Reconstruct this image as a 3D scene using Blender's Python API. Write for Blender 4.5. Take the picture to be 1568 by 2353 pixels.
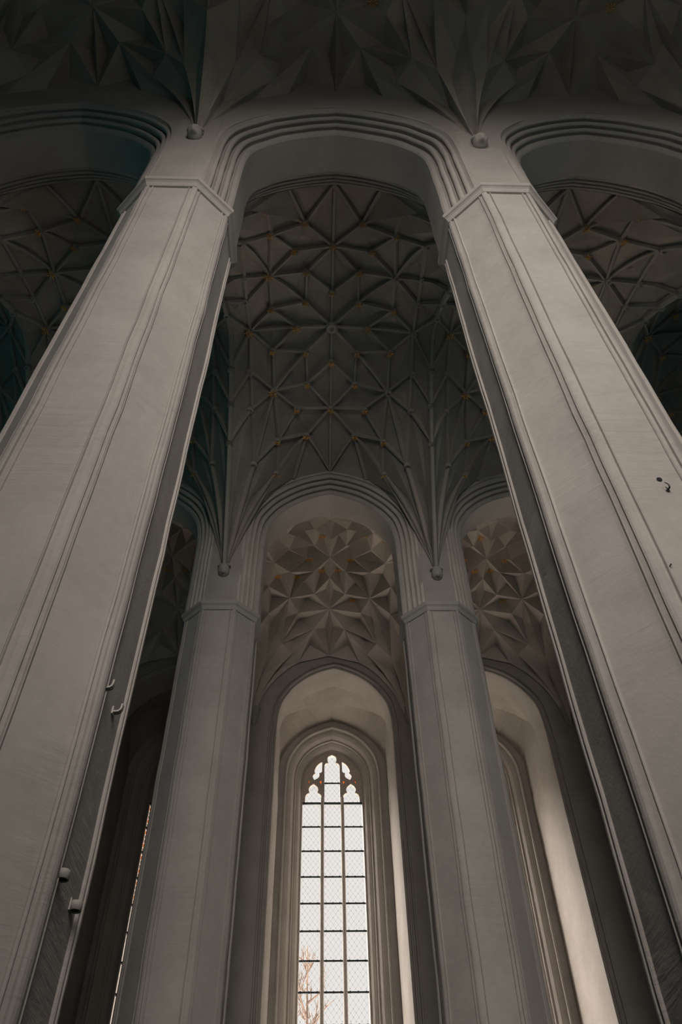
import bpy, math, random
import numpy as np
from mathutils import Vector, noise, Matrix

random.seed(7)
scene = bpy.context.scene
for o in list(bpy.data.objects):
    bpy.data.objects.remove(o, do_unlink=True)
COL = scene.collection

# ------------------------------------------------------------------ camera
EYE = 1.6                                   # all heights below are above the eye
F_PX = 1820.5
PITCH, YAW, ROLL = math.radians(49.95), math.radians(2.296), math.radians(-1.339)
cam_data = bpy.data.cameras.new('camera')
cam_data.sensor_fit = 'VERTICAL'
cam_data.sensor_height = 36.0
cam_data.sensor_width = 24.0
cam_data.lens = F_PX / 2353 * 36.0
cam_data.clip_end = 500
cam = bpy.data.objects.new('camera', cam_data)
COL.objects.link(cam)
fwd = Vector((math.sin(YAW) * math.cos(PITCH), math.cos(YAW) * math.cos(PITCH), math.sin(PITCH)))
rgt = Vector((math.cos(YAW), -math.sin(YAW), 0))
upv = rgt.cross(fwd)
r2 = rgt * math.cos(ROLL) + upv * math.sin(ROLL)
u2 = upv * math.cos(ROLL) - rgt * math.sin(ROLL)
cam.matrix_world = Matrix(((r2.x, u2.x, -fwd.x, 0), (r2.y, u2.y, -fwd.y, 0), (r2.z, u2.z, -fwd.z, EYE), (0, 0, 0, 1)))
scene.camera = cam

# ------------------------------------------------------------------ sky, sun, daylight of the rear windows, exposure
world = bpy.data.worlds.new('overcast_sky')
scene.world = world
world.use_nodes = True
bg = world.node_tree.nodes['Background']
bg.inputs['Color'].default_value = (0.86, 0.825, 0.795, 1)
bg.inputs['Strength'].default_value = 1.0

sun_data = bpy.data.lights.new('hazy_sun', 'SUN')
sun_data.energy = 42.0
sun_data.angle = math.radians(40)
sun_data.color = (1.0, 0.90, 0.81)
sun = bpy.data.objects.new('hazy_sun', sun_data)
COL.objects.link(sun)
sun.rotation_euler = Vector((0.36, -0.75, -1.3)).to_track_quat('-Z', 'Y').to_euler()
sun.location = (-20, 60, 40)

REAR_Y = -3.6
REAR_WINDOWS = [(0.33, 0.83), (7.03, 0.42)]     # x, share of the light
def daylight(name, loc, size_x, size_y, direction, power, color, spread=180):
    d = bpy.data.lights.new(name, 'AREA')
    d.shape = 'RECTANGLE'; d.size = size_x; d.size_y = size_y
    d.energy = power; d.color = color; d.spread = math.radians(spread)
    o = bpy.data.objects.new(name, d); COL.objects.link(o)
    o.location = loc
    o.rotation_euler = Vector(direction).to_track_quat('-Z', 'Y').to_euler()
    return o
for wx, share in REAR_WINDOWS:              # sky light falls in from above, so it leaves the vaults dark
    daylight('rear_window_daylight', (wx, REAR_Y - 1.6, 12.9 + EYE), 3.0, 15.2, (0, 1, -0.28), 650 * share, (1.0, 0.90, 0.81), 91)

scene.view_settings.view_transform = 'Standard'
scene.view_settings.look = 'None'
scene.view_settings.gamma = 1.0
scene.view_settings.exposure = 0.0
scene.view_settings.use_curve_mapping = False

# ------------------------------------------------------------------ materials
def new_mat(name):
    m = bpy.data.materials.new(name)
    m.use_nodes = True
    nt = m.node_tree
    b = nt.nodes['Principled BSDF']
    return m, nt, b

def plaster(name, c1, c2, bump=0.35, streak=0.5, rough=0.85):
    m, nt, b = new_mat(name)
    N, L = nt.nodes, nt.links
    tc = N.new('ShaderNodeTexCoord')
    n1 = N.new('ShaderNodeTexNoise'); n1.inputs['Scale'].default_value = 0.9; n1.inputs['Detail'].default_value = 6
    L.new(tc.outputs['Object'], n1.inputs['Vector'])
    n2 = N.new('ShaderNodeTexNoise'); n2.inputs['Scale'].default_value = 9; n2.inputs['Detail'].default_value = 5
    L.new(tc.outputs['Object'], n2.inputs['Vector'])
    mx = N.new('ShaderNodeMath'); mx.operation = 'MULTIPLY_ADD'; mx.inputs[1].default_value = 0.45
    L.new(n2.outputs['Fac'], mx.inputs[0]); L.new(n1.outputs['Fac'], mx.inputs[2])
    ramp = N.new('ShaderNodeValToRGB')
    ramp.color_ramp.elements[0].position = 0.42; ramp.color_ramp.elements[0].color = (*c2, 1)
    ramp.color_ramp.elements[1].position = 0.86; ramp.color_ramp.elements[1].color = (*c1, 1)
    L.new(mx.outputs[0], ramp.inputs['Fac'])
    L.new(ramp.outputs['Color'], b.inputs['Base Color'])
    # trowel streaks: noise squeezed in height, only here and there
    mp = N.new('ShaderNodeMapping'); mp.inputs['Scale'].default_value = (0.55, 0.55, 5.0)
    mp.inputs['Rotation'].default_value = (0.05, 0.08, 0)
    L.new(tc.outputs['Object'], mp.inputs['Vector'])
    n3 = N.new('ShaderNodeTexNoise'); n3.inputs['Scale'].default_value = 1.6; n3.inputs['Detail'].default_value = 7
    n3.inputs['Roughness'].default_value = 0.62; n3.inputs['Distortion'].default_value = 0.6
    L.new(mp.outputs['Vector'], n3.inputs['Vector'])
    n4 = N.new('ShaderNodeTexNoise'); n4.inputs['Scale'].default_value = 0.55; n4.inputs['Detail'].default_value = 2
    L.new(tc.outputs['Object'], n4.inputs['Vector'])
    mr = N.new('ShaderNodeMapRange'); mr.inputs['From Min'].default_value = 0.50; mr.inputs['From Max'].default_value = 0.70
    L.new(n4.outputs['Fac'], mr.inputs['Value'])
    ms = N.new('ShaderNodeMath'); ms.operation = 'MULTIPLY'
    L.new(n3.outputs['Fac'], ms.inputs[0]); L.new(mr.outputs['Result'], ms.inputs[1])
    ad = N.new('ShaderNodeMath'); ad.operation = 'MULTIPLY_ADD'; ad.inputs[1].default_value = streak
    L.new(ms.outputs[0], ad.inputs[0])
    n5 = N.new('ShaderNodeTexNoise'); n5.inputs['Scale'].default_value = 26; n5.inputs['Detail'].default_value = 6
    L.new(tc.outputs['Object'], n5.inputs['Vector'])
    sc = N.new('ShaderNodeMath'); sc.operation = 'MULTIPLY'; sc.inputs[1].default_value = 0.07
    L.new(n5.outputs['Fac'], sc.inputs[0]); L.new(sc.outputs[0], ad.inputs[2])
    ad2 = N.new('ShaderNodeMath'); ad2.operation = 'MULTIPLY_ADD'; ad2.inputs[1].default_value = 0.5
    L.new(n1.outputs['Fac'], ad2.inputs[0]); L.new(ad.outputs[0], ad2.inputs[2])
    bp = N.new('ShaderNodeBump'); bp.inputs['Strength'].default_value = bump; bp.inputs['Distance'].default_value = 0.12
    L.new(ad2.outputs[0], bp.inputs['Height']); L.new(bp.outputs['Normal'], b.inputs['Normal'])
    b.inputs['Roughness'].default_value = rough
    b.inputs['Specular IOR Level'].default_value = 0.15
    return m

def simple(name, col, rough=0.6, metal=0.0, var=0.15, scale=12):
    m, nt, b = new_mat(name)
    N, L = nt.nodes, nt.links
    tc = N.new('ShaderNodeTexCoord')
    n = N.new('ShaderNodeTexNoise'); n.inputs['Scale'].default_value = scale; n.inputs['Detail'].default_value = 4
    L.new(tc.outputs['Object'], n.inputs['Vector'])
    r = N.new('ShaderNodeValToRGB')
    r.color_ramp.elements[0].color = (*[c * (1 - var) for c in col], 1); r.color_ramp.elements[0].position = .3
    r.color_ramp.elements[1].color = (*[min(1, c * (1 + var)) for c in col], 1); r.color_ramp.elements[1].position = .7
    L.new(n.outputs['Fac'], r.inputs['Fac']); L.new(r.outputs['Color'], b.inputs['Base Color'])
    b.inputs['Roughness'].default_value = rough; b.inputs['Metallic'].default_value = metal
    return m

M = {}
M['pillar'] = plaster('limewashed_pillar_plaster', (0.371, 0.351, 0.332), (0.303, 0.286, 0.269), 0.36, 0.95)
M['arch'] = plaster('limewashed_arch_plaster', (0.351, 0.33, 0.31), (0.283, 0.266, 0.249), 0.4, 0.4)
M['wall'] = plaster('limewashed_wall_plaster', (0.342, 0.32, 0.298), (0.274, 0.254, 0.235), 0.4, 0.7)
M['vault'] = plaster('limewashed_vault_plaster', (0.323, 0.293, 0.263), (0.254, 0.229, 0.205), 0.3, 0.2)
M['rib'] = plaster('limewashed_rib_plaster', (0.342, 0.317, 0.288), (0.274, 0.249, 0.225), 0.3, 0.2)
M['niche'] = plaster('limewashed_niche_plaster', (0.381, 0.351, 0.323), (0.312, 0.286, 0.259), 0.25, 0.3)
M['vault_far'] = plaster('brightened_vault_plaster', (0.52, 0.475, 0.43), (0.42, 0.38, 0.34), 0.3, 0.2)  # vault plaster in a lighter colour, standing in for more light on the far vault
M['arch_far'] = plaster('brightened_arch_plaster', (0.50, 0.465, 0.43), (0.41, 0.38, 0.35), 0.4, 0.4)  # arch plaster lightened the same way, so the far arches look better lit
M['tracery'] = simple('tracery_stone', (0.42, 0.37, 0.33), 0.85)
M['gold'] = simple('gilding', (0.98, 0.58, 0.15), 0.35, 0.2, 0.05)
M['iron'] = simple('dark_iron', (0.035, 0.05, 0.055), 0.6, 0.4)
M['lead'] = simple('lead_came', (0.10, 0.12, 0.13), 0.6, 0.3)
M['paint'] = simple('painted_bracket', (0.36, 0.345, 0.32), 0.7)
M['hole'] = simple('hole_shade_paint', (0.006, 0.007, 0.008), 0.9)  # near-black colour stands in for the shade inside openings
M['floor'] = simple('stone_floor', (0.058, 0.086, 0.095), 0.6, 0, 0.2, 2)
M['roof'] = simple('roof_timber', (0.10, 0.08, 0.06), 0.9)
M['bark'] = simple('pale_bark', (0.17, 0.125, 0.10), 0.9, 0, 0.3, 5)
M['brick'] = simple('grey_brick', (0.085, 0.10, 0.105), 0.9)
M['ground'] = simple('outside_paving', (0.60, 0.57, 0.54), 0.9)

def glass_mat(name, tint, gloss=0.06, tex=None):
    m = bpy.data.materials.new(name); m.use_nodes = True
    nt = m.node_tree; N, L = nt.nodes, nt.links
    N.remove(N['Principled BSDF'])
    t = N.new('ShaderNodeBsdfTransparent'); t.inputs['Color'].default_value = (*tint, 1)
    if tex:
        tc = N.new('ShaderNodeTexCoord')
        v = N.new('ShaderNodeTexVoronoi'); v.inputs['Scale'].default_value = tex
        L.new(tc.outputs['Object'], v.inputs['Vector'])
        h = N.new('ShaderNodeHueSaturation'); h.inputs['Saturation'].default_value = 1.3; h.inputs['Value'].default_value = 0.07
        L.new(v.outputs['Color'], h.inputs['Color']); L.new(h.outputs['Color'], t.inputs['Color'])
    g = N.new('ShaderNodeBsdfGlossy'); g.inputs['Roughness'].default_value = 0.08
    mx = N.new('ShaderNodeMixShader'); mx.inputs[0].default_value = gloss
    L.new(t.outputs[0], mx.inputs[1]); L.new(g.outputs[0], mx.inputs[2])
    L.new(mx.outputs[0], N['Material Output'].inputs['Surface'])
    return m
M['glass'] = glass_mat('clear_quarry_glass', (0.99, 0.99, 0.985), 0.02)
M['stained'] = glass_mat('stained_glass', (0.3, 0.2, 0.1), 0.05, 3.0)
M['teal'] = glass_mat('cool_fill_glass', (0.05, 0.23, 0.27), 0.02)  # tint of the added end windows, chosen to cool the shadows
M['pale'] = glass_mat('pale_old_glass', (0.55, 0.50, 0.45), 0.03)
M['amber'] = glass_mat('amber_glass', (0.95, 0.45, 0.10), 0.03)

# ------------------------------------------------------------------ helpers
def mesh(name, verts, faces, mat, smooth=False, lift=True):
    me = bpy.data.meshes.new(name)
    dz = EYE if lift else 0
    me.from_pydata([(v[0], v[1], v[2] + dz) for v in verts], [], faces)
    me.update()
    if smooth:
        me.polygons.foreach_set('use_smooth', [True] * len(me.polygons))
    me.materials.append(M[mat] if isinstance(mat, str) else mat)
    return me

def link(name, me, parent=None, loc=(0, 0, 0), rot=None):
    o = bpy.data.objects.new(name, me)
    COL.objects.link(o)
    o.location = loc
    if rot is not None: o.rotation_euler = rot
    if parent is not None: o.parent = parent
    return o

def obj(name, verts, faces, mat, parent=None, smooth=False, loc=(0, 0, 0), lift=True):
    return link(name, mesh(name, verts, faces, mat, smooth, lift), parent, loc)

def empty(name, loc):
    o = bpy.data.objects.new(name, None); COL.objects.link(o); o.location = loc
    o.empty_display_size = 0.2
    return o

def tag(o, label=None, cat=None, group=None, kind=None):
    if label: o['label'] = label
    if cat: o['category'] = cat
    if group: o['group'] = group
    if kind: o['kind'] = kind
    return o

def box(x0, x1, y0, y1, z0, z1):
    v = [(x, y, z) for x in (x0, x1) for y in (y0, y1) for z in (z0, z1)]
    f = [(0, 1, 3, 2), (4, 6, 7, 5), (0, 4, 5, 1), (2, 3, 7, 6), (0, 2, 6, 4), (1, 5, 7, 3)]
    return v, f

def join(*vf):
    V, F = [], []
    for v, f in vf:
        n = len(V); V += v; F += [tuple(i + n for i in q) for q in f]
    return V, F

def wob(p, amp=0.012):
    d = noise.noise_vector(Vector(p) * 0.9) * amp + noise.noise_vector(Vector(p) * 3.1) * amp * 0.55
    return (p[0] + d.x, p[1] + d.y, p[2])

def prism(section, zs, wobble=0.0, caps=False, offset=(0, 0)):
    """closed (x, y) section extruded through the heights zs"""
    n = len(section); V, F = [], []
    for z in zs:
        for (x, y) in section:
            p = (x + offset[0], y + offset[1], z)
            if wobble:
                q = wob((p[0], p[1], p[2]), wobble); p = (q[0] - offset[0], q[1] - offset[1], z)
            else:
                p = (x, y, z)
            V.append(p)
    for k in range(len(zs) - 1):
        for i in range(n):
            j = (i + 1) % n
            F.append((k * n + i, k * n + j, (k + 1) * n + j, (k + 1) * n + i))
    if caps:
        F.append(tuple(range(n - 1, -1, -1))); F.append(tuple((len(zs) - 1) * n + i for i in range(n)))
    return V, F

def tube(pts, r, seg=6, r1=None):
    """tube along a 3D polyline"""
    V, F = [], []
    pts = [Vector(p) for p in pts]
    n = len(pts)
    for i, p in enumerate(pts):
        t = (pts[min(i + 1, n - 1)] - pts[max(i - 1, 0)]).normalized()
        a = t.orthogonal().normalized() if i == 0 else (ref - t * ref.dot(t)).normalized()
        ref = a; b = t.cross(a)
        rr = r if r1 is None else r + (r1 - r) * i / max(1, n - 1)
        for k in range(seg):
            w = 2 * math.pi * k / seg
            V.append(tuple(p + (a * math.cos(w) + b * math.sin(w)) * rr))
    for i in range(n - 1):
        for k in range(seg):
            m = (k + 1) % seg
            F.append((i * seg + k, i * seg + m, (i + 1) * seg + m, (i + 1) * seg + k))
    F.append(tuple(range(seg - 1, -1, -1))); F.append(tuple((n - 1) * seg + k for k in range(seg)))
    return V, F

def catmull(pts, n):
    out = []
    P = [pts[0]] + list(pts) + [pts[-1]]
    for i in range(1, len(P) - 2):
        for k in range(n):
            t = k / n
            out.append(tuple(0.5 * ((2 * P[i][c]) + (P[i + 1][c] - P[i - 1][c]) * t + (2 * P[i - 1][c] - 5 * P[i][c] + 4 * P[i + 1][c] - P[i + 2][c]) * t * t
                       + (3 * P[i][c] - P[i - 1][c] - 3 * P[i + 1][c] + P[i + 2][c]) * t ** 3) for c in range(2)))
    out.append(tuple(pts[-1]))
    return out

# ------------------------------------------------------------------ the arch line: jamb, blunt pointed head, jamb
HEAD = [(1, 0), (.998, .2), (.985, .36), (.962, .46), (.92, .55), (.85, .63), (.775, .70), (.70, .755), (.58, .825), (.43, .893), (.22, .957), (0, 1)]
HEAD = catmull(HEAD, 2)

def arch_path(w, z0, spring, apex, njamb=6):
    """(x, z, nx, nz) from the left foot over the apex to the right foot; n points away from the opening"""
    h = apex - spring
    L = [(-w, z0 + (spring - z0) * i / njamb) for i in range(njamb)] + [(-w * a, spring + h * b) for a, b in HEAD]
    out = []
    for i, (x, z) in enumerate(L):
        a = L[max(0, i - 1)]; b = L[min(len(L) - 1, i + 1)]
        tx, tz = b[0] - a[0], b[1] - a[1]
        l = math.hypot(tx, tz); nx, nz = -tz / l, tx / l
        if i == len(L) - 1:
            nx, nz = 0, 1 / max(0.5, nz)
        out.append((x, z, nx, nz))
    return out + [(-x, z, -nx, nz) for (x, z, nx, nz) in reversed(out[:-1])]

def sweep(path, prof, wobble=0.0, off=(0, 0)):
    """prof: open list of (n, y)"""
    V, F = [], []
    m = len(prof)
    for (x, z, nx, nz) in path:
        for (n, y) in prof:
            p = (x + nx * n, y, z + nz * n)
            if wobble:
                d = noise.noise_vector(Vector((p[0] + off[0], p[1] + off[1], p[2])) * 1.3) * wobble
                p = (p[0] + d.x, p[1] + d.y, p[2] + d.z)
            V.append(p)
    for i in range(len(path) - 1):
        for k in range(m - 1):
            F.append((i * m + k, i * m + k + 1, (i + 1) * m + k + 1, (i + 1) * m + k))
    return V, F

def spandrel(path, n, y, xl, xr, ztop):
    """wall sheet around an opening whose edge is the path offset by n"""
    pts = [(x + nx * n, z + nz * n) for (x, z, nx, nz) in path]
    k = len(pts) // 2
    V, F = [], []
    for side, P, xe in ((0, pts[:k + 1], xl), (1, pts[k:][::-1], xr)):
        b = len(V)
        zprev = -1e9
        for (x, z) in P:
            z = max(z, zprev + 1e-4); zprev = z
            V += [(xe, y, z), (x, y, z)]
        for i in range(len(P) - 1):
            F.append((b + 2 * i, b + 2 * i + 1, b + 2 * i + 3, b + 2 * i + 2))
    za = pts[k][1]; b = len(V)
    V += [(xl, y, za), (pts[k][0], y, za), (xr, y, za), (xr, y, ztop), (pts[k][0], y, ztop), (xl, y, ztop)]
    F += [(b, b + 1, b + 4, b + 5), (b + 1, b + 2, b + 3, b + 4)]
    return V, F

# ------------------------------------------------------------------ plan
CX, S = 0.33, 6.70
YA, YB = 6.32, 18.55
R = 1.08
CAP = 16.3
FLOOR = -EYE
def px(k): return -3.02 + S * k

# ------------------------------------------------------------------ floor, roof, shell walls
v, f = box(-16.6, 17.3, -3.9, 33.0, FLOOR - 0.3, FLOOR)
tag(obj('floor', v, f, 'floor'), 'grey stone floor of the church', kind='structure')
v, f = box(-16.6, 17.3, -3.9, 33.3, 28.2, 28.6)  # unseen slab over the vaults, added to keep sky light out
tag(obj('ceiling', v, f, 'roof'), 'dark timber roof above the vaults, added unseen to block sky light', kind='structure')
COOL_FILL_WINDOWS = [(-1.5, 3.5), (9.9, 14.9)]  # windows added out of view as a cool fill for the dark areas
def end_wall(name, x0, x1, label):
    parts, y0 = [], -4.1
    for (a, b) in COOL_FILL_WINDOWS:
        parts += [box(x0, x1, y0, a, FLOOR, 28.2), box(x0, x1, a, b, FLOOR, 5.0), box(x0, x1, a, b, 18.0, 28.2)]
        y0 = b
    parts.append(box(x0, x1, y0, 33.2, FLOOR, 28.2))
    v, f = join(*parts)
    tag(obj(name, v, f, 'wall'), label, kind='structure')
    for (a, b) in COOL_FILL_WINDOWS:
        w = empty('window_%d' % (4 + len([o for o in bpy.data.objects if o.name.startswith('window_') and o.parent is None])), (x0, a, 0))
        tag(w, 'unseen tall blue-green window in the end wall, added to cool the shadows', kind='structure')
        for i in range(4):
            for j in range(5):
                v, f = box(.15, .165, .04 + i * 1.25, 1.21 + i * 1.25, 5.04 + j * 2.6, 7.56 + j * 2.6)
                obj('pane', v, f, 'teal', w)
        for i in range(5):
            v, f = box(.08, .26, max(0, i * 1.25 - .05), min(5, i * 1.25 + .05), 5, 18); obj('mullion', v, f, 'tracery', w)
        for j in range(6):
            v, f = box(.08, .26, 0, 5, max(5, 4.96 + j * 2.6), min(18, 5.04 + j * 2.6)); obj('glazing_bar', v, f, 'iron', w)
end_wall('wall_left', -16.75, -16.42, 'plastered end wall of the church with added cool fill windows')
end_wall('wall_right', 17.08, 17.4, 'plastered end wall of the church with added cool fill windows')
parts = []
edges = [-16.42]
for wx, _ in REAR_WINDOWS: edges += [wx - 1.4, wx + 1.4]
edges.append(17.08)
for i in range(0, len(edges), 2): parts.append(box(edges[i], edges[i + 1], REAR_Y - 0.5, REAR_Y, FLOOR, 28.2))
for wx, _ in REAR_WINDOWS:
    parts += [box(wx - 1.4, wx + 1.4, REAR_Y - 0.5, REAR_Y, FLOOR, 5.2), box(wx - 1.4, wx + 1.4, REAR_Y - 0.5, REAR_Y, 20.5, 28.2)]
v, f = join(*parts)
tag(obj('wall_rear', v, f, 'wall'), 'plastered wall with tall windows behind the viewer', kind='structure')

# ------------------------------------------------------------------ pillars
def octagon(r, hf):
    """octagon corner list; hf = half width of the front and back faces"""
    h2 = hf * 1.02
    return [(-hf, -r), (hf, -r), (r, -h2), (r, h2), (hf, r), (-hf, r), (-r, h2), (-r, -h2)]

def inset(poly, d):
    """offset of a convex counter-clockwise polygon, positive = outward"""
    n = len(poly); out = []
    for i in range(n):
        p0, p1, p2 = Vector(poly[i - 1]), Vector(poly[i]), Vector(poly[(i + 1) % n])
        e1 = (p1 - p0).normalized(); e2 = (p2 - p1).normalized()
        n1 = Vector((e1.y, -e1.x)); n2 = Vector((e2.y, -e2.x))
        b = (n1 + n2); b = b / b.dot(n1)
        out.append(tuple(p1 + b * d))
    return out

def arris(poly, i):
    n = len(poly)
    c, a, b = Vector(poly[i]), Vector(poly[i - 1]), Vector(poly[(i + 1) % n])
    e1 = (a - c).normalized(); e2 = (b - c).normalized()
    d1, d2 = (c - a).normalized(), (b - c).normalized()
    n1 = Vector((d1.y, -d1.x)); n2 = Vector((d2.y, -d2.x))
    def q(e, nn, d, dep): return c + e * d + nn * dep
    bis = (n1 + n2).normalized()
    sec = [q(e1, n1, .150, -.07), q(e1, n1, .140, -.012), q(e1, n1, .128, 0), q(e1, n1, .118, 0), q(e1, n1, .110, -.05), q(e1, n1, .064, -.05), q(e1, n1, .056, .004), q(e1, n1, .03, .006),
           c + bis * -0.002,
           q(e2, n2, .03, .006), q(e2, n2, .056, .004), q(e2, n2, .064, -.05), q(e2, n2, .110, -.05), q(e2, n2, .118, 0), q(e2, n2, .128, 0), q(e2, n2, .140, -.012), q(e2, n2, .150, -.07)]
    return [tuple(p) for p in sec]

def corbel_head(parent, y, z, r=0.19):
    """small carved head under the vault springing: skull, brow, nose, cheeks and a collar"""
    V, F = [], []
    nu, nv = 22, 16
    for j in range(nv + 1):
        th = math.pi * j / nv
        for i in range(nu):
            ph = 2 * math.pi * i / nu
            x, yy, zz = math.sin(th) * math.cos(ph), math.sin(th) * math.sin(ph), math.cos(th)
            s = 1.0
            front = max(0, -yy)
            if abs(x) < .2 and -0.35 < zz < .2 and yy < 0: s += .34 * front                  # nose
            if .2 < abs(x) < .6 and .1 < zz < .4 and yy < 0: s -= .2 * front               # eye sockets
            if zz > .35 and yy < .2: s += .08                                               # brow, hair
            if abs(x) < .35 and -.7 < zz < -.45 and yy < 0: s -= .08                        # mouth
            sg = -1 if y < 0 else 1
            by, bz = yy * r * s, zz * r * 1.12 * s
            ct, st = math.cos(math.radians(42)), math.sin(math.radians(42))      # the face looks down
            by, bz = by * ct - bz * st, by * st + bz * ct
            V.append((x * r * .92 * s, y - sg * by, z + bz))
    for j in range(nv):
        for i in range(nu):
            k = (i + 1) % nu
            F.append((j * nu + i, j * nu + k, (j + 1) * nu + k, (j + 1) * nu + i))
    h = obj('corbel_head', V, F, 'arch', parent, True)
    h['label'] = 'small carved head corbel'
    ring = [(math.cos(2 * math.pi * i / 14) * r * .95, y - .02 + .5 * math.sin(2 * math.pi * i / 14) * r, z + r * 1.05) for i in range(15)]
    obj('collar', *tube(ring, 0.035, 6), 'arch', h, True)

def pillar(k, yc, hf, label, top_corbels, zfoot=FLOOR):
    root = empty('pillar', (px(k), yc, 0))
    off = (px(k), yc)
    oct_ = octagon(R, hf)
    zs = list(np.arange(zfoot, CAP + 0.01, 0.55)) + [CAP + .05]
    V, F = prism(inset(oct_, -0.03), zs, 0.012, True, off)
    obj('shaft', V, F, 'pillar', root)
    for i in range(8):
        V, F = prism(arris(oct_, i), zs, 0.014, True, off)
        obj('edge_moulding', V, F, 'pillar', root)
    # plinth below the frame
    V, F = join(prism(inset(oct_, .16), [zfoot, zfoot + .55], 0, True), prism(inset(oct_, .08), [zfoot + .55, zfoot + .75], 0, True))
    obj('plinth', V, F, 'pillar', root)
    # impost band
    prof = [(-.05, CAP - .06), (.012, CAP - .05), (.02, CAP - .02), (.035, CAP + .01), (.045, CAP + .05), (.075, CAP + .085), (.10, CAP + .10), (.115, CAP + .13), (.115, CAP + .20), (.105, CAP + .235), (.06, CAP + .27), (-.05, CAP + .32)]
    V, F = [], []
    for d, z in prof:
        for (x, y) in inset(oct_, d):
            q = wob((x + off[0], y + off[1], z), .008); V.append((q[0] - off[0], q[1] - off[1], z))
    for j in range(len(prof) - 1):
        for i in range(8):
            m = (i + 1) % 8
            F.append((j * 8 + i, j * 8 + m, (j + 1) * 8 + m, (j + 1) * 8 + i))
    c = obj('impost_band', V, F, 'pillar', root)
    # pier above the band, between the arch mouldings
    for sy in (-1, 1):
        V, F = prism([(-hf - .01, sy * .2), (hf + .01, sy * .2), (hf + .01, sy * 1.005), (-hf - .01, sy * 1.005)][::sy], list(np.arange(CAP + .25, 21.6, .5)), 0.012, True, off)
        obj('upper_pier', V, F, 'arch', root)
    for sy, z in top_corbels:
        corbel_head(root, sy * (1.08), z)
    if label: tag(root, label, 'pillar', 'octagonal church pillars')
    return root

pillar_nl = pillar(0, YA, .485, 'massive octagonal pillar with two pairs of wall brackets, on the left side', [(-1, 19.98), (1, 17.85)])
pillar_nr = pillar(1, YA, .45, 'massive octagonal pillar with a round black hole, on the right side', [(-1, 19.72), (1, 17.85)])
pillar_fl = pillar(0, YB, .487, 'slimmer far octagonal pillar left of the tall bright window', [(-1, 17.88), (1, 19.4)])
pillar_fr = pillar(1, YB, .45, 'slimmer far octagonal pillar right of the tall bright window', [(-1, 17.78), (1, 19.4)])

# ------------------------------------------------------------------ arcades: arches and spandrel walls
def moulding_orders():
    """the splayed arch profile as separate orders, (n, y) with y = 0 at the wall axis, front side"""
    e = Vector((.58, -.55)); ln = e.length; e = e / ln
    out = Vector((-e.y * -1, e.x * -1))          # towards the opening / the front
    out = Vector((-.55, -.58)).normalized()
    base = Vector((0, -.45))
    def P(s, d): q = base + e * s + out * d; return (q.x, q.y)
    def roll(s0, s1, h, n=6):
        return [P(s0 + (s1 - s0) * (1 - math.cos(math.pi * i / n)) / 2, h * math.sin(math.pi * i / n)) for i in range(n + 1)]
    def hollow(s0, s1, d, n=3):
        return [P(s0 + (s1 - s0) * i / n, -d * math.sin(math.pi * i / n)) for i in range(n + 1)]
    return [[P(0, 0), P(.06, .015), P(.15, .015), P(.165, -.05), P(.19, -.075)],
            [P(.19, -.075), P(.215, -.05)] + roll(.225, .345, .045) + [P(.355, -.05), P(.385, -.085)],
            [P(.385, -.085), P(.41, -.05)] + roll(.42, .54, .045) + [P(.55, -.05), P(.58, -.085)],
            [P(.58, -.085), P(.60, -.04)] + roll(.61, .70, .035) + [P(.71, -.02), P(.80, 0.0), P(.86, -.05)]]
ORDERS = moulding_orders()
W_ARCH = S / 2 - R - .05
def arch(k, yc, apex, label, mat='arch'):
    root = empty('arcade_arch', (px(k) + S / 2, yc, 0))
    off = (px(k) + S / 2, yc)
    path = arch_path(W_ARCH, CAP + .25, 18.9, apex)
    for sy in (1, -1):
        for prof in ORDERS:
            V, F = sweep(path, [(n, y * sy) for n, y in prof], .016, off)
            if sy > 0: F = [q[::-1] for q in F]
            obj('moulding', V, F, mat, root, False)
    V, F = sweep(path, [(0, -.46), (.004, -.15), (.004, .15), (0, .46)], .012, off)
    obj('soffit', V, F, mat, root, True)
    tag(root, label, 'arch', 'moulded arcade arches')
    return root, path
AL = {-1: 'dark moulded arch beside the near pillar that carries brackets, mostly in shadow', 0: 'near wide moulded arch spanning the two massive pillars', 1: 'dim moulded arch springing from the near pillar with the black hole'}
BL = {-1: 'shadowed far arch half hidden behind the pillar with brackets', 0: 'far central moulded arch spanning the two slimmer pillars', 1: 'far moulded arch half hidden behind the pillar with the black hole'}
for k in (-1, 0, 1):
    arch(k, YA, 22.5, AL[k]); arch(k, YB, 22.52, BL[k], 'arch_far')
def arcade_wall(name, yc, label):
    root = empty(name, (0, yc, 0)); tag(root, label, kind='structure')
    path = arch_path(W_ARCH, CAP + .25, 18.9, 22.5)
    for k in range(-2, 3):
        for sy in (-1, 1):
            V, F = spandrel(path, .57, sy * 1.0, -S / 2, S / 2, 27.6)
            if sy > 0: F = [q[::-1] for q in F]
            obj('spandrel', V, F, 'wall', root, False, (px(k) + S / 2, 0, 0))
        if k in (-2, 2):      # plain reveals of the bays out of view
            V, F = sweep(path, [(.57, -1.0), (0, -.45), (0, .45), (.57, 1.0)])
            obj('reveal', V, F, 'arch', root, False, (px(k) + S / 2, 0, 0))
    for k in (-1, 2):         # piers out of view
        V, F = prism(octagon(R, .465), [FLOOR, CAP + .3], 0, True)
        obj('pier', V, F, 'pillar', root, False, (px(k), 0, 0))
arcade_wall('wall_front', YA, 'plastered wall above the near arcade')
arcade_wall('wall_middle', YB, 'plastered wall above the far arcade')

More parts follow.
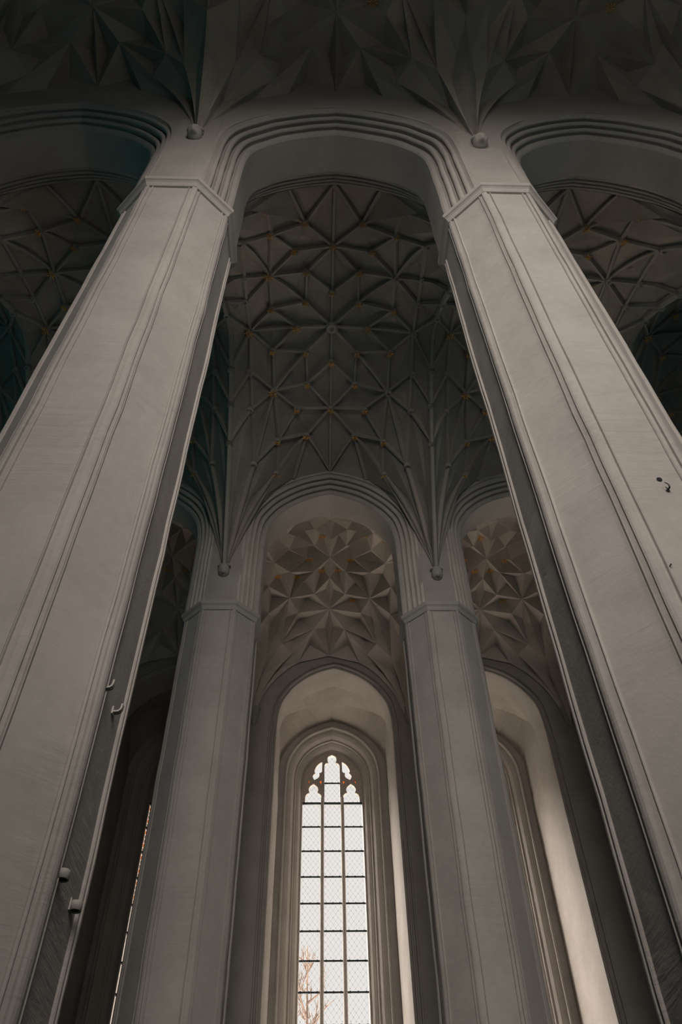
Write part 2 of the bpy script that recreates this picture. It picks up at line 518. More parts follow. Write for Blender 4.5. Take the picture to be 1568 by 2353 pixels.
# ------------------------------------------------------------------ vaults
QUAD = {'o': (0, 0), 'r': (0, .25), 'v': (0, .58), 'c': (0, 1), 'q': (.26, .18), 'u': (.25, .40), 'n': (.36, 0), 'p': (.60, .15), 'm': (.82, 0), 's': (.83, .25), 't': (.60, .41),
        'w': (.36, .56), 'z': (.26, .745), 'y': (.56, .715), 'x': (.82, .46), 'a': (.79, .75), 'b': (.57, .90), 'T': (1, .19), 'U': (1, .36), 'W': (1, .53), 'X': (1, .76), 'K': (1, 1), 'e': (.40, 1)}
EDGES = 'or rv vc on nm oq ru qu qt qp uv ut np pt pm ms mT st sx sU tw tx ty ta vw vz wy xa xW yz ya yb zc zb aK bK ze'.split()
BOUND = 'TU UW WX XK Ke ec'.split()
def network(scale_a=None):
    Q = dict(QUAD)
    if scale_a: Q.update(scale_a)
    idx, pts, key = {}, [], {}
    def node(name, sa, ss):
        a, s = Q[name]; a, s = a * sa, s * ss
        k = (round(a, 4), round(s, 4))
        if k not in idx: idx[k] = len(pts); pts.append((a, s)); key[idx[k]] = name
        return idx[k]
    E, B = set(), set()
    for sa in (1, -1):
        for ss in (1, -1):
            for lst, dst in ((EDGES, E), (BOUND, B)):
                for e in lst:
                    i, j = node(e[0], sa, ss), node(e[1], sa, ss)
                    dst.add((min(i, j), max(i, j)))
    for sa in (1, -1):
        i, j = node('T', sa, 1), node('T', sa, -1); B.add((min(i, j), max(i, j)))
    adj = {}
    for i, j in E | B: adj.setdefault(i, []).append(j); adj.setdefault(j, []).append(i)
    for i in adj: adj[i].sort(key=lambda j: math.atan2(pts[j][1] - pts[i][1], pts[j][0] - pts[i][0]))
    seen, faces = set(), []
    for i in adj:
        for j in adj[i]:
            if (i, j) in seen: continue
            loop, a, b = [], i, j
            while (a, b) not in seen:
                seen.add((a, b)); loop.append(a)
                nb = adj[b]; c = nb[(nb.index(a) - 1) % len(nb)]
                a, b = b, c
            area = sum(pts[loop[q]][0] * pts[loop[(q + 1) % len(loop)]][1] - pts[loop[(q + 1) % len(loop)]][0] * pts[loop[q]][1] for q in range(len(loop)))
            if area > 0: faces.append(loop)
    return pts, key, E, B, faces

def star_mesh(r):
    """gilded star: eight long leaves around a small knob, in the x-y plane, facing down"""
    V, F = [], []
    for k in range(8):
        w = 2 * math.pi * k / 8
        rr = r * (1.0 if k % 2 == 0 else .78)
        c, s = math.cos(w), math.sin(w)
        b = len(V)
        for (u, t, z) in ((.06 * r, 0, 0), (.5 * rr, .085 * r, -.02), (rr, 0, -.05), (.5 * rr, -.085 * r, -.02), (.5 * rr, 0, -.07), (.5 * rr, 0, .01)):
            V.append((u * c - t * s, u * s + t * c, z))
        F += [(b, b + 1, b + 4), (b + 1, b + 2, b + 4), (b + 2, b + 3, b + 4), (b + 3, b, b + 4), (b + 1, b, b + 5), (b + 2, b + 1, b + 5), (b + 3, b + 2, b + 5), (b, b + 3, b + 5)]
    return mesh('gilded_star', V, F, 'gold', False, False)
STAR_BIG, STAR_SMALL = star_mesh(.20), star_mesh(.14)

def boss_mesh(r, h):
    V, F = [], []
    prof = [(r * .9, .05), (r, 0), (r, -h * .5), (r * .8, -h), (r * .4, -h), (r * .3, -h * .7), (0.01, -h * .6)]
    for rr, z in prof:
        for i in range(12): V.append((rr * math.cos(i * math.pi / 6), rr * math.sin(i * math.pi / 6), z))
    for j in range(len(prof) - 1):
        for i in range(12):
            k = (i + 1) % 12
            F.append((j * 12 + i, j * 12 + k, (j + 1) * 12 + k, (j + 1) * 12 + i))
    return mesh('boss', V, F, 'rib', False, False)
BOSS, BOSS_BIG = boss_mesh(.13, .10), boss_mesh(.21, .14)

class Vault:
    def __init__(self, half, spring, tcrown, rcrown, rdrop, texp, ribs, depth, nodes=None, mat='vault'):
        self.mat = mat
        self.half, self.spring, self.tc, self.rc, self.rd, self.te = half, spring, tcrown, rcrown, rdrop, texp
        self.ribs, self.depth = ribs, depth
        self.net = network(nodes)
        self.cache = None
    def z(self, a, s):
        a, s = min(abs(a), 1), min(abs(s), 1)
        T = self.spring + (self.tc - self.spring) * (1 - s ** self.te)
        Rg = self.rc - self.rd * s * s
        return T + (Rg - T) * (1 - a ** 2.2) ** .75
    def P(self, a, s): return Vector((a * S / 2, s * self.half, self.z(a, s)))
    def N(self, a, s):
        a = max(-.985, min(.985, a)); s = max(-.985, min(.985, s)); d = .012
        u = self.P(a + d, s) - self.P(a - d, s); v = self.P(a, s + d) - self.P(a, s - d)
        n = u.cross(v).normalized()
        return n if n.z > 0 else -n
    def line(self, p, q):
        L = (self.P(*p) - self.P(*q)).length
        n = max(1, min(7, int(L / .75)))
        return [(p[0] + (q[0] - p[0]) * i / n, p[1] + (q[1] - p[1]) * i / n) for i in range(n + 1)]
    def build(self):
        pts, key, E, B, faces = self.net
        rnd = random.Random(3)
        items = []
        for loop in faces:
            ring = []
            for i in range(len(loop)):
                ring += self.line(pts[loop[i]], pts[loop[(i + 1) % len(loop)]])[:-1]
            ca = sum(pts[i][0] for i in loop) / len(loop); cs = sum(pts[i][1] for i in loop) / len(loop)
            low = [self.P(*p) for p in ring]
            c3 = sum(low, Vector()) / len(low)
            nn = self.N(ca, cs)
            area = abs(sum(pts[loop[q]][0] * pts[loop[(q + 1) % len(loop)]][1] - pts[loop[(q + 1) % len(loop)]][0] * pts[loop[q]][1] for q in range(len(loop)))) / 2 * S / 2 * self.half
            dep = self.depth * math.sqrt(area) * rnd.uniform(.85, 1.15)
            V, F = [], []
            n = len(low)
            V += low
            if self.ribs:
                V += [p * .5 + c3 * .5 + nn * dep * .72 for p in low]
                for i in range(n):
                    j = (i + 1) % n
                    F.append((i, n + i, n + j, j))
                V.append(c3 + nn * dep)
                for i in range(n): F.append((n + i, 2 * n, n + (i + 1) % n))
            else:
                V.append(c3 + nn * dep)
                for i in range(n): F.append((i, n, (i + 1) % n))
            b = len(V)                     # back of the shell
            V += [p + Vector((0, 0, .22)) + nn * .05 for p in low] + [c3 + nn * (dep + .25)]
            for i in range(n):
                j = (i + 1) % n
                F.append((b + i, b + j, b + n)); F.append((i, j, b + j, b + i))
            items.append(('panel', mesh('panel', [tuple(p) for p in V], F, self.mat), (0, 0, 0)))
            if not self.ribs and area > .5 and abs(cs) < .62 and abs(ca) < .7 and rnd.random() < .42:
                q = c3 + nn * (dep - .10)
                items.append(('gilded_star', STAR_BIG, (q.x, q.y, q.z + EYE - .05)))
        if self.ribs:
            for i, j in sorted(E):
                ln = self.line(pts[i], pts[j])
                items.append(('rib', self.rib(ln, .058, .036, .115, 'rib'), (0, 0, 0)))
            for i, nm in key.items():
                if nm in 'KecXe': continue
                p = self.P(*pts[i]); p = p - Vector((0, 0, .12))
                items.append(('boss', BOSS_BIG if nm == 'o' else BOSS, (p.x, p.y, p.z + EYE)))
                if nm in 'mnt' and pts[i][0] < 0: items.append(('gilded_star', STAR_BIG, (p.x, p.y, p.z + EYE - .12)))
                elif nm in 'vriqujwnpklsebcz' and nm not in 'sec' or nm in 'y': items.append(('gilded_star', STAR_SMALL, (p.x, p.y, p.z + EYE - .11)))
        # the rib between two bays, on the low side of the bay only
        if self.ribs:
            tr = [(-1, float(s)) for s in np.linspace(-1, 1, 29)]
            items.append(('transverse_rib', self.rib(tr, .085, .045, .15, 'rib'), (0, 0, 0)))
        return items
    def rib(self, ln, w0, w1, dep, mat):
        V, F = [], []
        P3 = [self.P(*p) for p in ln]
        for i, p in enumerate(P3):
            t = (P3[min(i + 1, len(P3) - 1)] - P3[max(0, i - 1)]).normalized()
            n = self.N(*ln[i]) if abs(ln[i][0]) < .99 else Vector((0, 0, 1)) * .35 + Vector((0, -ln[i][1] * -1, 0))
            n = (n - t * n.dot(t)).normalized()
            s = t.cross(n).normalized()
            for (u, d) in ((-w0, .06), (-w0, -dep * .45), (-w1, -dep), (w1, -dep), (w0, -dep * .45), (w0, .06)):
                V.append(tuple(p + s * u + n * d))
        for i in range(len(P3) - 1):
            for k in range(6):
                m = (k + 1) % 6
                F.append((i * 6 + k, i * 6 + m, (i + 1) * 6 + m, (i + 1) * 6 + k))
        F.append((0, 1, 2, 3, 4, 5)); b = (len(P3) - 1) * 6; F.append((b + 5, b + 4, b + 3, b + 2, b + 1, b))
        return mesh('rib', V, F, mat)
    def place(self, name, x, y, label, extra=False):
        if self.cache is None: self.cache = self.build()
        root = empty(name, (x, y, 0)); tag(root, label, kind='structure')
        for nm, me, loc in self.cache:
            o = link(nm, me, root, loc)
            if nm == 'gilded_star':
                o['label'] = 'small gilded star'
                o.rotation_euler.z = random.uniform(0, 6)
            if nm == 'transverse_rib' and extra:
                link(nm, me, root, (S, 0, 0))

CELLS = {'q': (.2, .17), 'u': (.2, .42), 'n': (.3, 0), 'p': (.51, .15), 'm': (.70, 0), 't': (.52, .42), 'w': (.41, .58), 'z': (.2, .76), 'y': (.62, .78), 's': (.78, .24), 'x': (.78, .48), 'a': (.80, .80), 'b': (.5, .91)}
vault_mid = Vault(5.13, 18.0, 23.9, 24.6, 1.3, 1.5, True, .10)
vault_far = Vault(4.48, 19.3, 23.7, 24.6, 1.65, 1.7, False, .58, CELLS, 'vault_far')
vault_near = Vault(4.35, 20.0, 25.5, 26.2, 1.3, 2.0, False, .58, CELLS)
for k in range(-2, 3):
    vault_mid.place('ceiling_vault', px(k) + S / 2, 12.43, ['net vault of fine ribs and gilded stars', 'rib vault bay in the dark side of the nave', 'rib vault with gilded stars above the near arch', 'rib vault bay behind the near right pillar', 'rib vault bay far to the side'][k + 2], k == 2)
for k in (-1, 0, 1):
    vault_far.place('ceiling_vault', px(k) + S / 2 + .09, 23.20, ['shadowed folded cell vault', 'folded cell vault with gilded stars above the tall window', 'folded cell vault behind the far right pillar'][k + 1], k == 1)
for k in (-1, 0, 1):
    vault_near.place('ceiling_vault', px(k) + S / 2, 1.0, ['dark folded cell vault in the upper corner', 'dark folded cell vault above the near arch', 'dark folded cell vault above the dim arch'][k + 1], k == 1)

# ------------------------------------------------------------------ outer wall with deep window chapels
WY = 27.75
NICHES = [(-6.13, 'stained'), (.64, 'glass'), (7.0, 'glass')]
BAYX = [-9.4, -2.72, 3.78, 10.4]
SILL = 5.0
wall_back = empty('wall_back', (0, WY, 0)); tag(wall_back, 'plastered outer wall with deep window chapels', kind='structure')
v, f = join(box(-16.42, BAYX[0], 0, .6, FLOOR, 27.6), box(BAYX[3], 17.08, 0, .6, FLOOR, 27.6), box(-16.42, 17.08, 4.2, 5.4, 22.9, 28.2), box(-16.42, -9.4, 4.2, 5.4, FLOOR, 28.2), box(10.4, 17.08, 4.2, 5.4, FLOOR, 28.2))
obj('wall_mass', v, f, 'wall', wall_back)
def pane_lattice(x0, x1, z0, z1, y, inside=None):
    """lead cames of one pane: crossing diagonals with solder knots"""
    dx, dz = .205, .275
    V, F = [], []
    def bar(p, q, r):
        nonlocal V, F
        d = Vector((q[0] - p[0], 0, q[1] - p[1]))
        if d.length < .02: return
        d.normalize(); s = Vector((-d.z, 0, d.x)) * r
        b = len(V)
        for yy in (y - r, y + r):
            for (c, sg) in ((p, 1), (p, -1), (q, -1), (q, 1)):
                V.append((c[0] + s.x * sg, yy, c[1] + s.z * sg))
        F += [(b, b + 1, b + 2, b + 3), (b + 7, b + 6, b + 5, b + 4), (b, b + 3, b + 7, b + 4), (b + 1, b + 5, b + 6, b + 2)]
    cx, cz = (x0 + x1) / 2, (z0 + z1) / 2
    m = dz / dx
    for sg in (1, -1):
        c = -12
        while c <= 12:
            # line z - cz = sg*m*(x - cx) + c*dz
            P = []
            for x in (x0, x1):
                z = cz + sg * m * (x - cx) + c * dz
                if z0 <= z <= z1: P.append((x, z))
            for z in (z0, z1):
                x = cx + (z - cz - c * dz) / (sg * m)
                if x0 < x < x1: P.append((x, z))
            if len(P) >= 2: bar(P[0], P[1], .0016)
            c += 1
    K = []
    i = -12
    while i <= 12:
        j = -12
        while j <= 12:
            if (i + j) % 2 == 0:
                x, z = cx + i * dx / 2, cz + j * dz / 2
                if x0 < x < x1 and z0 < z < z1: K.append((x, z))
            j += 1
        i += 1
    for (x, z) in K:
        b = len(V); r = .0135
        V += [(x - r, y - .012, z), (x, y - .012, z - r * 1.4), (x + r, y - .012, z), (x, y - .012, z + r * 1.4), (x, y - .024, z)]
        F += [(b, b + 1, b + 4), (b + 1, b + 2, b + 4), (b + 2, b + 3, b + 4), (b + 3, b, b + 4)]
    return V, F

def tracery(parent, y):
    """window head: cusped lights and mouchettes pierced through a stone plate; coordinates in metres about the window axis, heights above the eye"""
    def px2(u, v):                      # zoomed tracing of the head -> metres, scale of the window itself
        return ((u - 735) * .1403 * .01816, 21.36 - (v - 215) * .1403 * .0224)
    def mir(L): return [(1470 - u, v) for u, v in L][::-1]
    centre = [(597, 1052), (597, 450), (605, 428), (630, 408), (668, 402), (655, 372), (650, 340), (656, 312), (676, 292), (733, 270), (790, 292), (810, 312), (818, 340), (812, 372), (798, 402), (836, 408), (862, 428), (872, 450), (872, 1052)]
    left = [(255, 1052), (258, 950), (272, 918), (300, 898), (332, 884), (318, 850), (318, 818), (340, 785), (400, 745), (462, 785), (484, 818), (484, 850), (470, 884), (502, 898), (532, 918), (545, 950), (547, 1052)]
    mou = [(556, 385), (552, 545), (535, 562), (500, 572), (506, 600), (502, 625), (480, 652), (415, 682), (392, 650), (384, 622), (398, 598), (430, 572), (416, 545), (424, 510), (452, 460), (500, 412)]
    dag1 = [(545, 672), (548, 770), (520, 735), (498, 705)]
    dag2 = [(330, 668), (356, 698), (322, 735), (290, 760), (306, 705)]
    def shrink(L, k):
        cu_, cv_ = sum(u for u, v in L) / len(L), sum(v for u, v in L) / len(L)
        return [(cu_ + (u - cu_) * k, cv_ + (v - cv_) * k) for u, v in L]
    dag1, dag2 = shrink(dag1, .7), shrink(dag2, .6)
    cu = bpy.data.curves.new('tracery', 'CURVE'); cu.dimensions = '2D'; cu.fill_mode = 'BOTH'; cu.extrude = .055; cu.bevel_depth = .012; cu.bevel_resolution = 1; cu.offset = -.012
    p = arch_path(1.36, 18.715, 19.0, 21.36, 2)
    loops = [[(x, z) for (x, z, _, _) in p]]
    for L in (centre, left, mir(left), mou, mir(mou), dag1, mir(dag1), dag2, mir(dag2)):
        q = [px2(*c) for c in L]
        if len(L) > 8: pass
        loops.append([(x, max(z, 18.745)) for x, z in q])
    for L in loops:
        sp = cu.splines.new('POLY'); sp.points.add(len(L) - 1); sp.use_cyclic_u = True
        for i, (x, z) in enumerate(L): sp.points[i].co = (x, z, 0, 1)
    tmp = bpy.data.objects.new('tracery_tmp', cu); COL.objects.link(tmp)
    dg = bpy.context.evaluated_depsgraph_get()
    me = bpy.data.meshes.new_from_object(tmp.evaluated_get(dg))
    bpy.data.objects.remove(tmp, do_unlink=True)
    me.transform(Matrix(((1, 0, 0, 0), (0, 0, -1, y), (0, 1, 0, EYE), (0, 0, 0, 1))))
    me.materials.clear(); me.materials.append(M['tracery'])
    link('tracery', me, parent)
    for L, s in ((dag1, 'dag'), (mir(dag1), 'dag'), (dag2, 'dag'), (mir(dag2), 'dag')):
        q = [px2(*c) for c in L]
        xs = [a for a, b in q]; zs_ = [b for a, b in q]
        V, F = box(min(xs), max(xs), y + .01, y + .025, min(zs_), max(zs_))
        o = obj('amber_quarry', V, F, 'amber', parent); o['label'] = 'small amber glass quarry'

BARS = [18.74, 17.63, 16.54, 15.44, 14.36, 13.29, 12.2, 11.11, 10.03, 8.95, 7.87, 6.79, 5.71]
def window(n, cx, kind):
    root = empty('window_%d' % n, (cx, WY, 0))
    tag(root, ['dark stained glass window in the shadowed chapel', 'tall bright pointed window with leaded panes, iron bars and cusped tracery', 'window of the side chapel hidden behind the far pillar'][n - 1], kind='structure')
    yw = 5.05
    wl = 1.33
    base = arch_path(wl, SILL, 19.0, 21.34, 8)
    def arc(c, r, a0, a1, m=5): return [(c[0] + r * math.cos(a0 + (a1 - a0) * i / m), c[1] + r * math.sin(a0 + (a1 - a0) * i / m)) for i in range(m + 1)]
    orders = [[(.86, 4.15), (.83, 4.13)] + arc((.78, 4.16), .05, math.pi * .25, -math.pi * 1.0 + .0, 6)[::1] + [(.725, 4.24), (.70, 4.26), (.66, 4.27)],
              [(.66, 4.27), (.60, 4.30), (.50, 4.38), (.43, 4.48), (.40, 4.56), (.385, 4.58), (.36, 4.565), (.335, 4.575), (.32, 4.60), (.318, 4.66)],
              [(.318, 4.66), (.27, 4.68), (.17, 4.76), (.10, 4.86), (.08, 4.92), (.065, 4.935), (.04, 4.92), (.015, 4.935), (0, 4.97), (0, yw + .2)]]
    for prof in orders:
        V, F = sweep(base, prof, .008, (cx, WY))
        obj('moulding', V, F, 'niche', root)
    mull = [-.445, .445]
    for mx in mull:
        sec = [(-.05, .12), (-.08, -.03), (-.072, -.085), (-.035, -.13), (.035, -.13), (.072, -.085), (.08, -.03), (.05, .12)]
        V, F = prism([(mx + a, yw + b) for a, b in sec], list(np.arange(SILL, 18.9, 1.5)) + [19.0], 0, True)
        obj('mullion', V, F, 'tracery', root)
    tracery(root, yw)
    lights = [(-1.33, -.52), (-.37, .37), (.52, 1.33)]
    for li, (x0, x1) in enumerate(lights):
        zz = list(BARS)
        if li == 1: zz = [19.73] + zz
        for i, z in enumerate(zz):
            low = .06 if z == 18.74 else .032
            V, F = box(x0 - .02, x1 + .02, yw - (.085 if z == 18.74 else .055), yw - .015, z - low, z + .03)
            b = obj('glazing_bar', V, F, 'iron', root)
            for t in (.12, .5, .88):
                xx = x0 + (x1 - x0) * t
                V, F = box(xx - .018, xx + .018, yw - .07, yw - .055, z - .05, z + .045)
                obj('bar_clip', V, F, 'iron', b)
        zz = zz + [SILL]
        tops = [(19.73 if li == 1 else 18.74)]
        for i in range(len(zz) - 1):
            xa = x0
            if kind == 'stained' and li == 0:        # pale and amber border quarries down the edge
                xa = x0 + .085
                zq = zz[i + 1] + .05; nq = 0
                while zq < zz[i] - .1 and zq > 14.0:
                    V, F = box(x0 + .01, x0 + .075, yw, yw + .008, zq, zq + .13)
                    obj('border_quarry', V, F, 'amber' if nq % 3 == 1 else 'pale', root)
                    zq += .19; nq += 1
                V, F = box(x0, xa, yw + .008, yw + .014, zz[i] - .06, zz[i]); obj('lead_strip', V, F, 'lead', root)
            V, F = box(xa, x1, yw, yw + .008, zz[i + 1] + .02, zz[i] - .02)
            p = obj('pane', V, F, kind, root)
            V, F = pane_lattice(x0, x1, zz[i + 1] + .03, zz[i] - .03, yw - .006)
            obj('lead_lattice', V, F, 'lead', p)
        # head glass of each light, behind the tracery
        hi = 21.2 if li == 1 else 20.1
        V, F = box(x0, x1, yw + .012, yw + .02, tops[0], hi)
        p = obj('pane', V, F, kind, root)
        V, F = pane_lattice(x0 + .04, x1 - .04, tops[0] + .03, hi - .05, yw + .008)
        obj('lead_lattice', V, F, 'lead', p)
    for sx in (-1, 1):
        V, F = box(min(sx * .37, sx * 1.2), max(sx * .37, sx * 1.2), yw + .03, yw + .038, 19.4, 20.95)
        obj('pane', V, F, kind, root)
    return root

for n, (cx, kind) in enumerate(NICHES):
    path = arch_path(2.40, FLOOR, 18.4, 22.41, 10)
    V, F = spandrel(path, .30, 0, BAYX[n] - cx, BAYX[n + 1] - cx, 27.6)
    obj('wall_face', V, F, 'wall', wall_back, False, (cx, 0, 0))
    ar = empty('chapel_arch', (cx, WY, 0))
    tag(ar, ['shadowed chapel arch deep behind the far pillar, dark inside', 'pointed chapel arch framing the tall bright window', 'pale lit chapel arch at the side, partly behind the far pillar'][n], 'arch', 'window chapel arches')
    prof1 = [(.32, .02), (.30, -.03), (.27, -.045), (.24, -.03), (.225, 0.0), (.215, .05), (.19, .06)]
    prof2 = [(.19, .06), (.165, .05), (.155, .01), (.13, -.01), (.10, .0), (.085, .04), (.075, .10), (.05, .12)]
    prof3 = [(.05, .12), (.02, .11), (.0, .14), (0, .20)]
    for prof in (prof1, prof2, prof3):
        V, F = sweep(path, prof, .01, (cx, WY)); obj('moulding', V, F, 'wall', ar)
    # plain soffit band over the head, jambs running through to the window wall
    nj = 10
    head = path[nj:-nj]
    V, F = sweep(head, [(0, .20), (.003, .7), (0, 1.42), (.10, 1.42)], .01, (cx, WY)); obj('soffit', V, F, 'niche', ar, False)
    for side in (path[:nj + 1], path[-nj - 1:]):
        V, F = sweep(side, [(0, .20), (.004, 1.42), (.004, 2.8), (0, 4.2)], .012, (cx, WY)); obj('jamb', V, F, 'niche', ar, True)
    # little folded vault of the chapel
    hp = head[::2]
    m = len(hp); rows = []
    for (yy, fn) in ((1.42, lambda i: .08), (2.75, lambda i: .12 + .55 * (0.5 - 0.5 * math.cos(4 * math.pi * i / (m - 1))) if 1 < i < m - 2 else .02), (4.2, lambda i: .10)):
        rows.append([(x + nx * fn(i), yy, z + nz * fn(i)) for i, (x, z, nx, nz) in enumerate(hp)])
    for r in range(2):
        for i in range(m - 1):
            a, b, c, d = rows[r][i], rows[r][i + 1], rows[r + 1][i + 1], rows[r + 1][i]
            up_ = lambda p: (p[0] * 1.06, p[1], p[2] + .12)
            V = [a, b, c, d, up_(a), up_(b), up_(c), up_(d)]
            obj('vault_panel', V, [(0, 1, 2), (0, 2, 3), (4, 6, 5), (4, 7, 6), (0, 4, 5, 1), (1, 5, 6, 2), (2, 6, 7, 3), (3, 7, 4, 0)], 'vault', ar)
    # window wall behind: strip between chapel outline and window frame
    wpath = arch_path(1.33, SILL, 19.0, 21.34, 10)
    V, F = [], []
    for (x, z, nx, nz), (x2, z2, nx2, nz2) in zip(path, wpath):
        V += [(x + nx * .3, 4.2, max(z, SILL) + nz * .3), (x2 + nx2 * .84, 4.2, z2 + nz2 * .84)]
    for i in range(len(path) - 1): F.append((2 * i, 2 * i + 1, 2 * i + 3, 2 * i + 2))
    obj('window_wall', V, F, 'niche', wall_back, False, (cx, 0, 0))
    V, F = box(-2.7, 2.7, 4.2, 5.4, FLOOR, SILL); obj('parapet', V, F, 'niche', wall_back, False, (cx, 0, 0))
    window(n + 1, cx - .02, kind)
# masonry between the chapels, so that no daylight leaks in behind the window frames
xs = [-9.4] + [e for cx, _ in NICHES for e in (cx - 2.42, cx + 2.42)] + [10.4]
for i in range(0, len(xs), 2):
    V, F = box(xs[i], xs[i + 1], .3, 5.4, FLOOR, 28.2); obj('buttress', V, F, 'wall', wall_back)
for cx, _ in NICHES:
    base = arch_path(1.33, SILL, 19.0, 21.34, 10)
    V, F = sweep(base, [(1.9, 5.4), (.0, 5.4), (0, 5.0)]); obj('outer_reveal', V, F, 'wall', wall_back, False, (cx - .02, 0, 0))
    V, F = box(-2.6, 2.6, 1.3, 5.4, 23.6, 23.9); obj('chapel_roof', V, F, 'roof', wall_back, False, (cx, 0, 0))
# corbels of the far vault on the outer wall
for cxx in (-2.70, 3.76, 10.4):
    V, F = [], []
    prof = [(.02, 19.3), (.07, 19.4), (.14, 19.6), (.20, 19.85), (.24, 20.2)]
    for r_, z in prof:
        for i in range(10): V.append((r_ * math.cos(i * math.pi / 5), r_ * math.sin(i * math.pi / 5), z))
    for j in range(len(prof) - 1):
        for i in range(10): F.append((j * 10 + i, j * 10 + (i + 1) % 10, (j + 1) * 10 + (i + 1) % 10, (j + 1) * 10 + i))
    obj('corbel', V, F, 'wall', wall_back, True, (cxx, 0, 0))

# ------------------------------------------------------------------ small ironwork on the near pillars
def strap_hook(loc, label):
    """painted strap bent out from the pillar face and up again; local +x leaves the face"""
    root = empty('wall_hook', (loc[0], loc[1], loc[2] + EYE))
    def strap(pts, w, t):
        V, F = [], []
        for (x, z), (nx, nz) in pts:
            for yy in (-w, w):
                for d in (-t, t): V.append((x + nx * d, yy, z + nz * d))
        for i in range(len(pts) - 1):
            a, b = i * 4, i * 4 + 4
            F += [(a, a + 2, b + 2, b), (a + 1, b + 1, b + 3, a + 3), (a, b, b + 1, a + 1), (a + 2, a + 3, b + 3, b + 2)]
        F += [(0, 1, 3, 2), (len(pts) * 4 - 4, len(pts) * 4 - 2, len(pts) * 4 - 1, len(pts) * 4 - 3)]
        return V, F
    line = [(-.03, 0), (.03, 0), (.055, .004), (.072, .018), (.08, .04), (.082, .085)]
    pts = []
    for i, (x, z) in enumerate(line):
        a, b = line[max(0, i - 1)], line[min(len(line) - 1, i + 1)]
        tx, tz = b[0] - a[0], b[1] - a[1]; l = math.hypot(tx, tz); pts.append(((x, z), (-tz / l, tx / l)))
    V, F = strap(pts, .026, .009); obj('strap', V, F, 'paint', root, False, lift=False)
    V, F = box(-.006, .012, -.035, .035, -.03, .05); obj('back_plate', V, F, 'paint', root, lift=False)
    V, F = tube([(.01, 0, .022), (.022, 0, .022)], .008, 8); obj('bolt', V, F, 'iron', root, lift=False)
    return tag(root, label, 'hook', 'strap hooks on the pillar')
fx = px(0) + R - .028
strap_hook((fx, 5.93, 4.53), 'upper painted strap hook on the shaded face of the left pillar')
strap_hook((fx, 6.36, 4.58), 'second painted strap hook just below and beside the first')
def lug(loc, label):
    root = empty('pipe_bracket', (loc[0], loc[1], loc[2] + EYE))
    V, F = [], []
    n = 16
    for z in (.03, -.04):
        for r_ in (.05, .038):
            for i in range(n + 1):
                a = math.pi * 2 * i / n
                V.append((.045 + r_ * math.cos(a), r_ * math.sin(a), z))
    m = n + 1
    for i in range(n):
        F += [(i, i + 1, 2 * m + i + 1, 2 * m + i), (m + i, 3 * m + i, 3 * m + i + 1, m + i + 1), (2 * m + i, 2 * m + i + 1, 3 * m + i + 1, 3 * m + i)]
    obj('sleeve', V, F, 'paint', root, True, lift=False)
    V, F = tube([(.045, 0, -.03), (.045, 0, .028)], .038, 12); obj('core', V, F, 'hole', root, lift=False)  # near-black core paints the shade inside the sleeve
    V, F = box(-.01, .012, -.045, .045, -.045, .05); obj('back_plate', V, F, 'paint', root, lift=False)
    return tag(root, label, 'bracket', 'pipe brackets on the pillar')
lug((fx, 5.99, 2.85), 'lower short pipe bracket nearer the front edge of the pillar')
lug((fx, 6.50, 2.84), 'lower short pipe bracket nearer the back edge of the pillar')
fy = YA - R + .03
root = empty('socket_hole', (3.735, fy, 6.87 + EYE))
V, F = tube([(0, -.012, 0), (0, .03, 0)], .026, 14); obj('dark_disc', V, F, 'hole', root, lift=False)  # solid near-black disc, the shade of the hole put into its colour
ring = [(.028 * math.cos(2 * math.pi * i / 14), -.006, .028 * math.sin(2 * math.pi * i / 14)) for i in range(15)]
V, F = tube(ring, .004, 5); obj('rim', V, F, 'iron', root, True, lift=False)
tag(root, 'small round black hole in the plaster of the right pillar', 'hole')
root = empty('iron_hook', (3.765, fy, 6.67 + EYE))
V, F = tube([(0, .03, 0), (0, -.03, 0), (.004, -.055, .006), (0, -.065, .025), (-.012, -.06, .06), (-.022, -.05, .085)], .011, 7, .005); obj('shank', V, F, 'iron', root, True, lift=False)
V, F = tube([(0, -.02, 0), (-.028, -.035, .03)], .007, 6, .004); obj('prong', V, F, 'iron', root, True, lift=False)
V, F = tube([(0, -.02, 0), (.024, -.035, .02)], .007, 6, .004); obj('prong', V, F, 'iron', root, True, lift=False)
V, F = tube([(0, -.008, 0), (0, .02, 0)], .022, 10); obj('washer', V, F, 'iron', root, lift=False)
tag(root, 'little dark wrought iron hook below the black hole', 'hook')
root = empty('iron_nail', (3.385, fy, 5.49 + EYE))
V, F = tube([(0, .02, 0), (.004, -.03, -.004)], .006, 6); obj('shank', V, F, 'iron', root, lift=False)
V, F = tube([(.004, -.03, -.004), (.0045, -.034, -.004)], .011, 8); obj('head', V, F, 'iron', root, lift=False)
tag(root, 'tiny iron nail low beside the dark edge of the right pillar', 'nail')

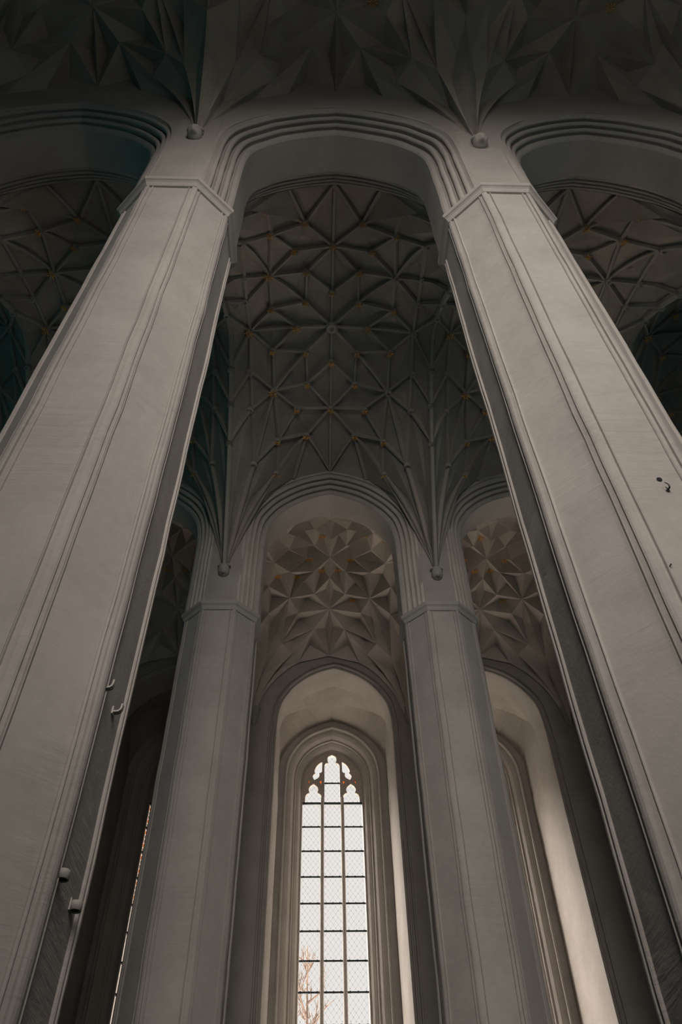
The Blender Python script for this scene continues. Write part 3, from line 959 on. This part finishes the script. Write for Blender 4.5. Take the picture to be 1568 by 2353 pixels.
# ------------------------------------------------------------------ outside: paving and a bare tree seen through the lowest panes
v, f = box(-120, 120, -120, 220, FLOOR - .7, FLOOR - .35)
tag(obj('ground', v, f, 'ground'), 'paved yard outside the window', kind='structure')
v, f = join(box(-60, 60, -21, -17, FLOOR - .4, 15.0), ([(-60, -21.3, 15), (60, -21.3, 15), (60, -16.7, 15), (-60, -16.7, 15), (-60, -19, 19), (60, -19, 19)], [(0, 1, 2, 3), (0, 4, 5, 1), (3, 2, 5, 4), (0, 3, 4), (1, 5, 2)]))  # unseen houses added to stop sunlit ground lighting the near arch
tag(obj('wall_outside', v, f, 'brick'), 'row of grey brick houses across the street behind the viewer, added to block sunlit ground', kind='structure')
def tree(loc, h):
    root = empty('bare_tree', (loc[0], loc[1], -.1))
    rnd = random.Random(11)
    V, F = tube([(0, 0, 0), (.1, 0, h * .2), (-.05, .1, h * .42), (.1, 0, h * .62), (0, .1, h * .98)], .42, 9, .05)
    obj('trunk', V, F, 'bark', root, True, lift=False)
    def branch(p, d, l, r, depth, par):
        pts = [p]; q = Vector(p)
        dd = Vector(d).normalized()
        for i in range(4):
            dd = (dd + Vector((rnd.uniform(-.2, .2), rnd.uniform(-.2, .2), rnd.uniform(.0, .22)))).normalized()
            q = q + dd * l / 4; pts.append(tuple(q))
        V, F = tube(pts, r, 5, r * .4)
        o = [(V, F)]
        if depth:
            for k in range(5):
                i = rnd.randint(1, 4)
                nd = (dd + Vector((rnd.uniform(-1, 1), rnd.uniform(-1, 1), rnd.uniform(-.1, .7)))).normalized()
                o += branch(pts[i], nd, l * rnd.uniform(.45, .65), r * .5, depth - 1, par)
        return o
    for k in range(26):
        z = h * (.30 + .66 * k / 26)
        a = k * 2.4
        d = (math.cos(a), math.sin(a), .75)
        V, F = join(*branch((0, 0, z), d, h * .10 * (1.15 - .7 * k / 26), .17 * (1.2 - .8 * k / 26), 2, root))
        obj('branch', V, F, 'bark', root, True, lift=False)
    tag(root, 'bare brown tree outside, seen through the lowest panes of the window', 'tree')
tree((-0.72, 60.0), 25.6)
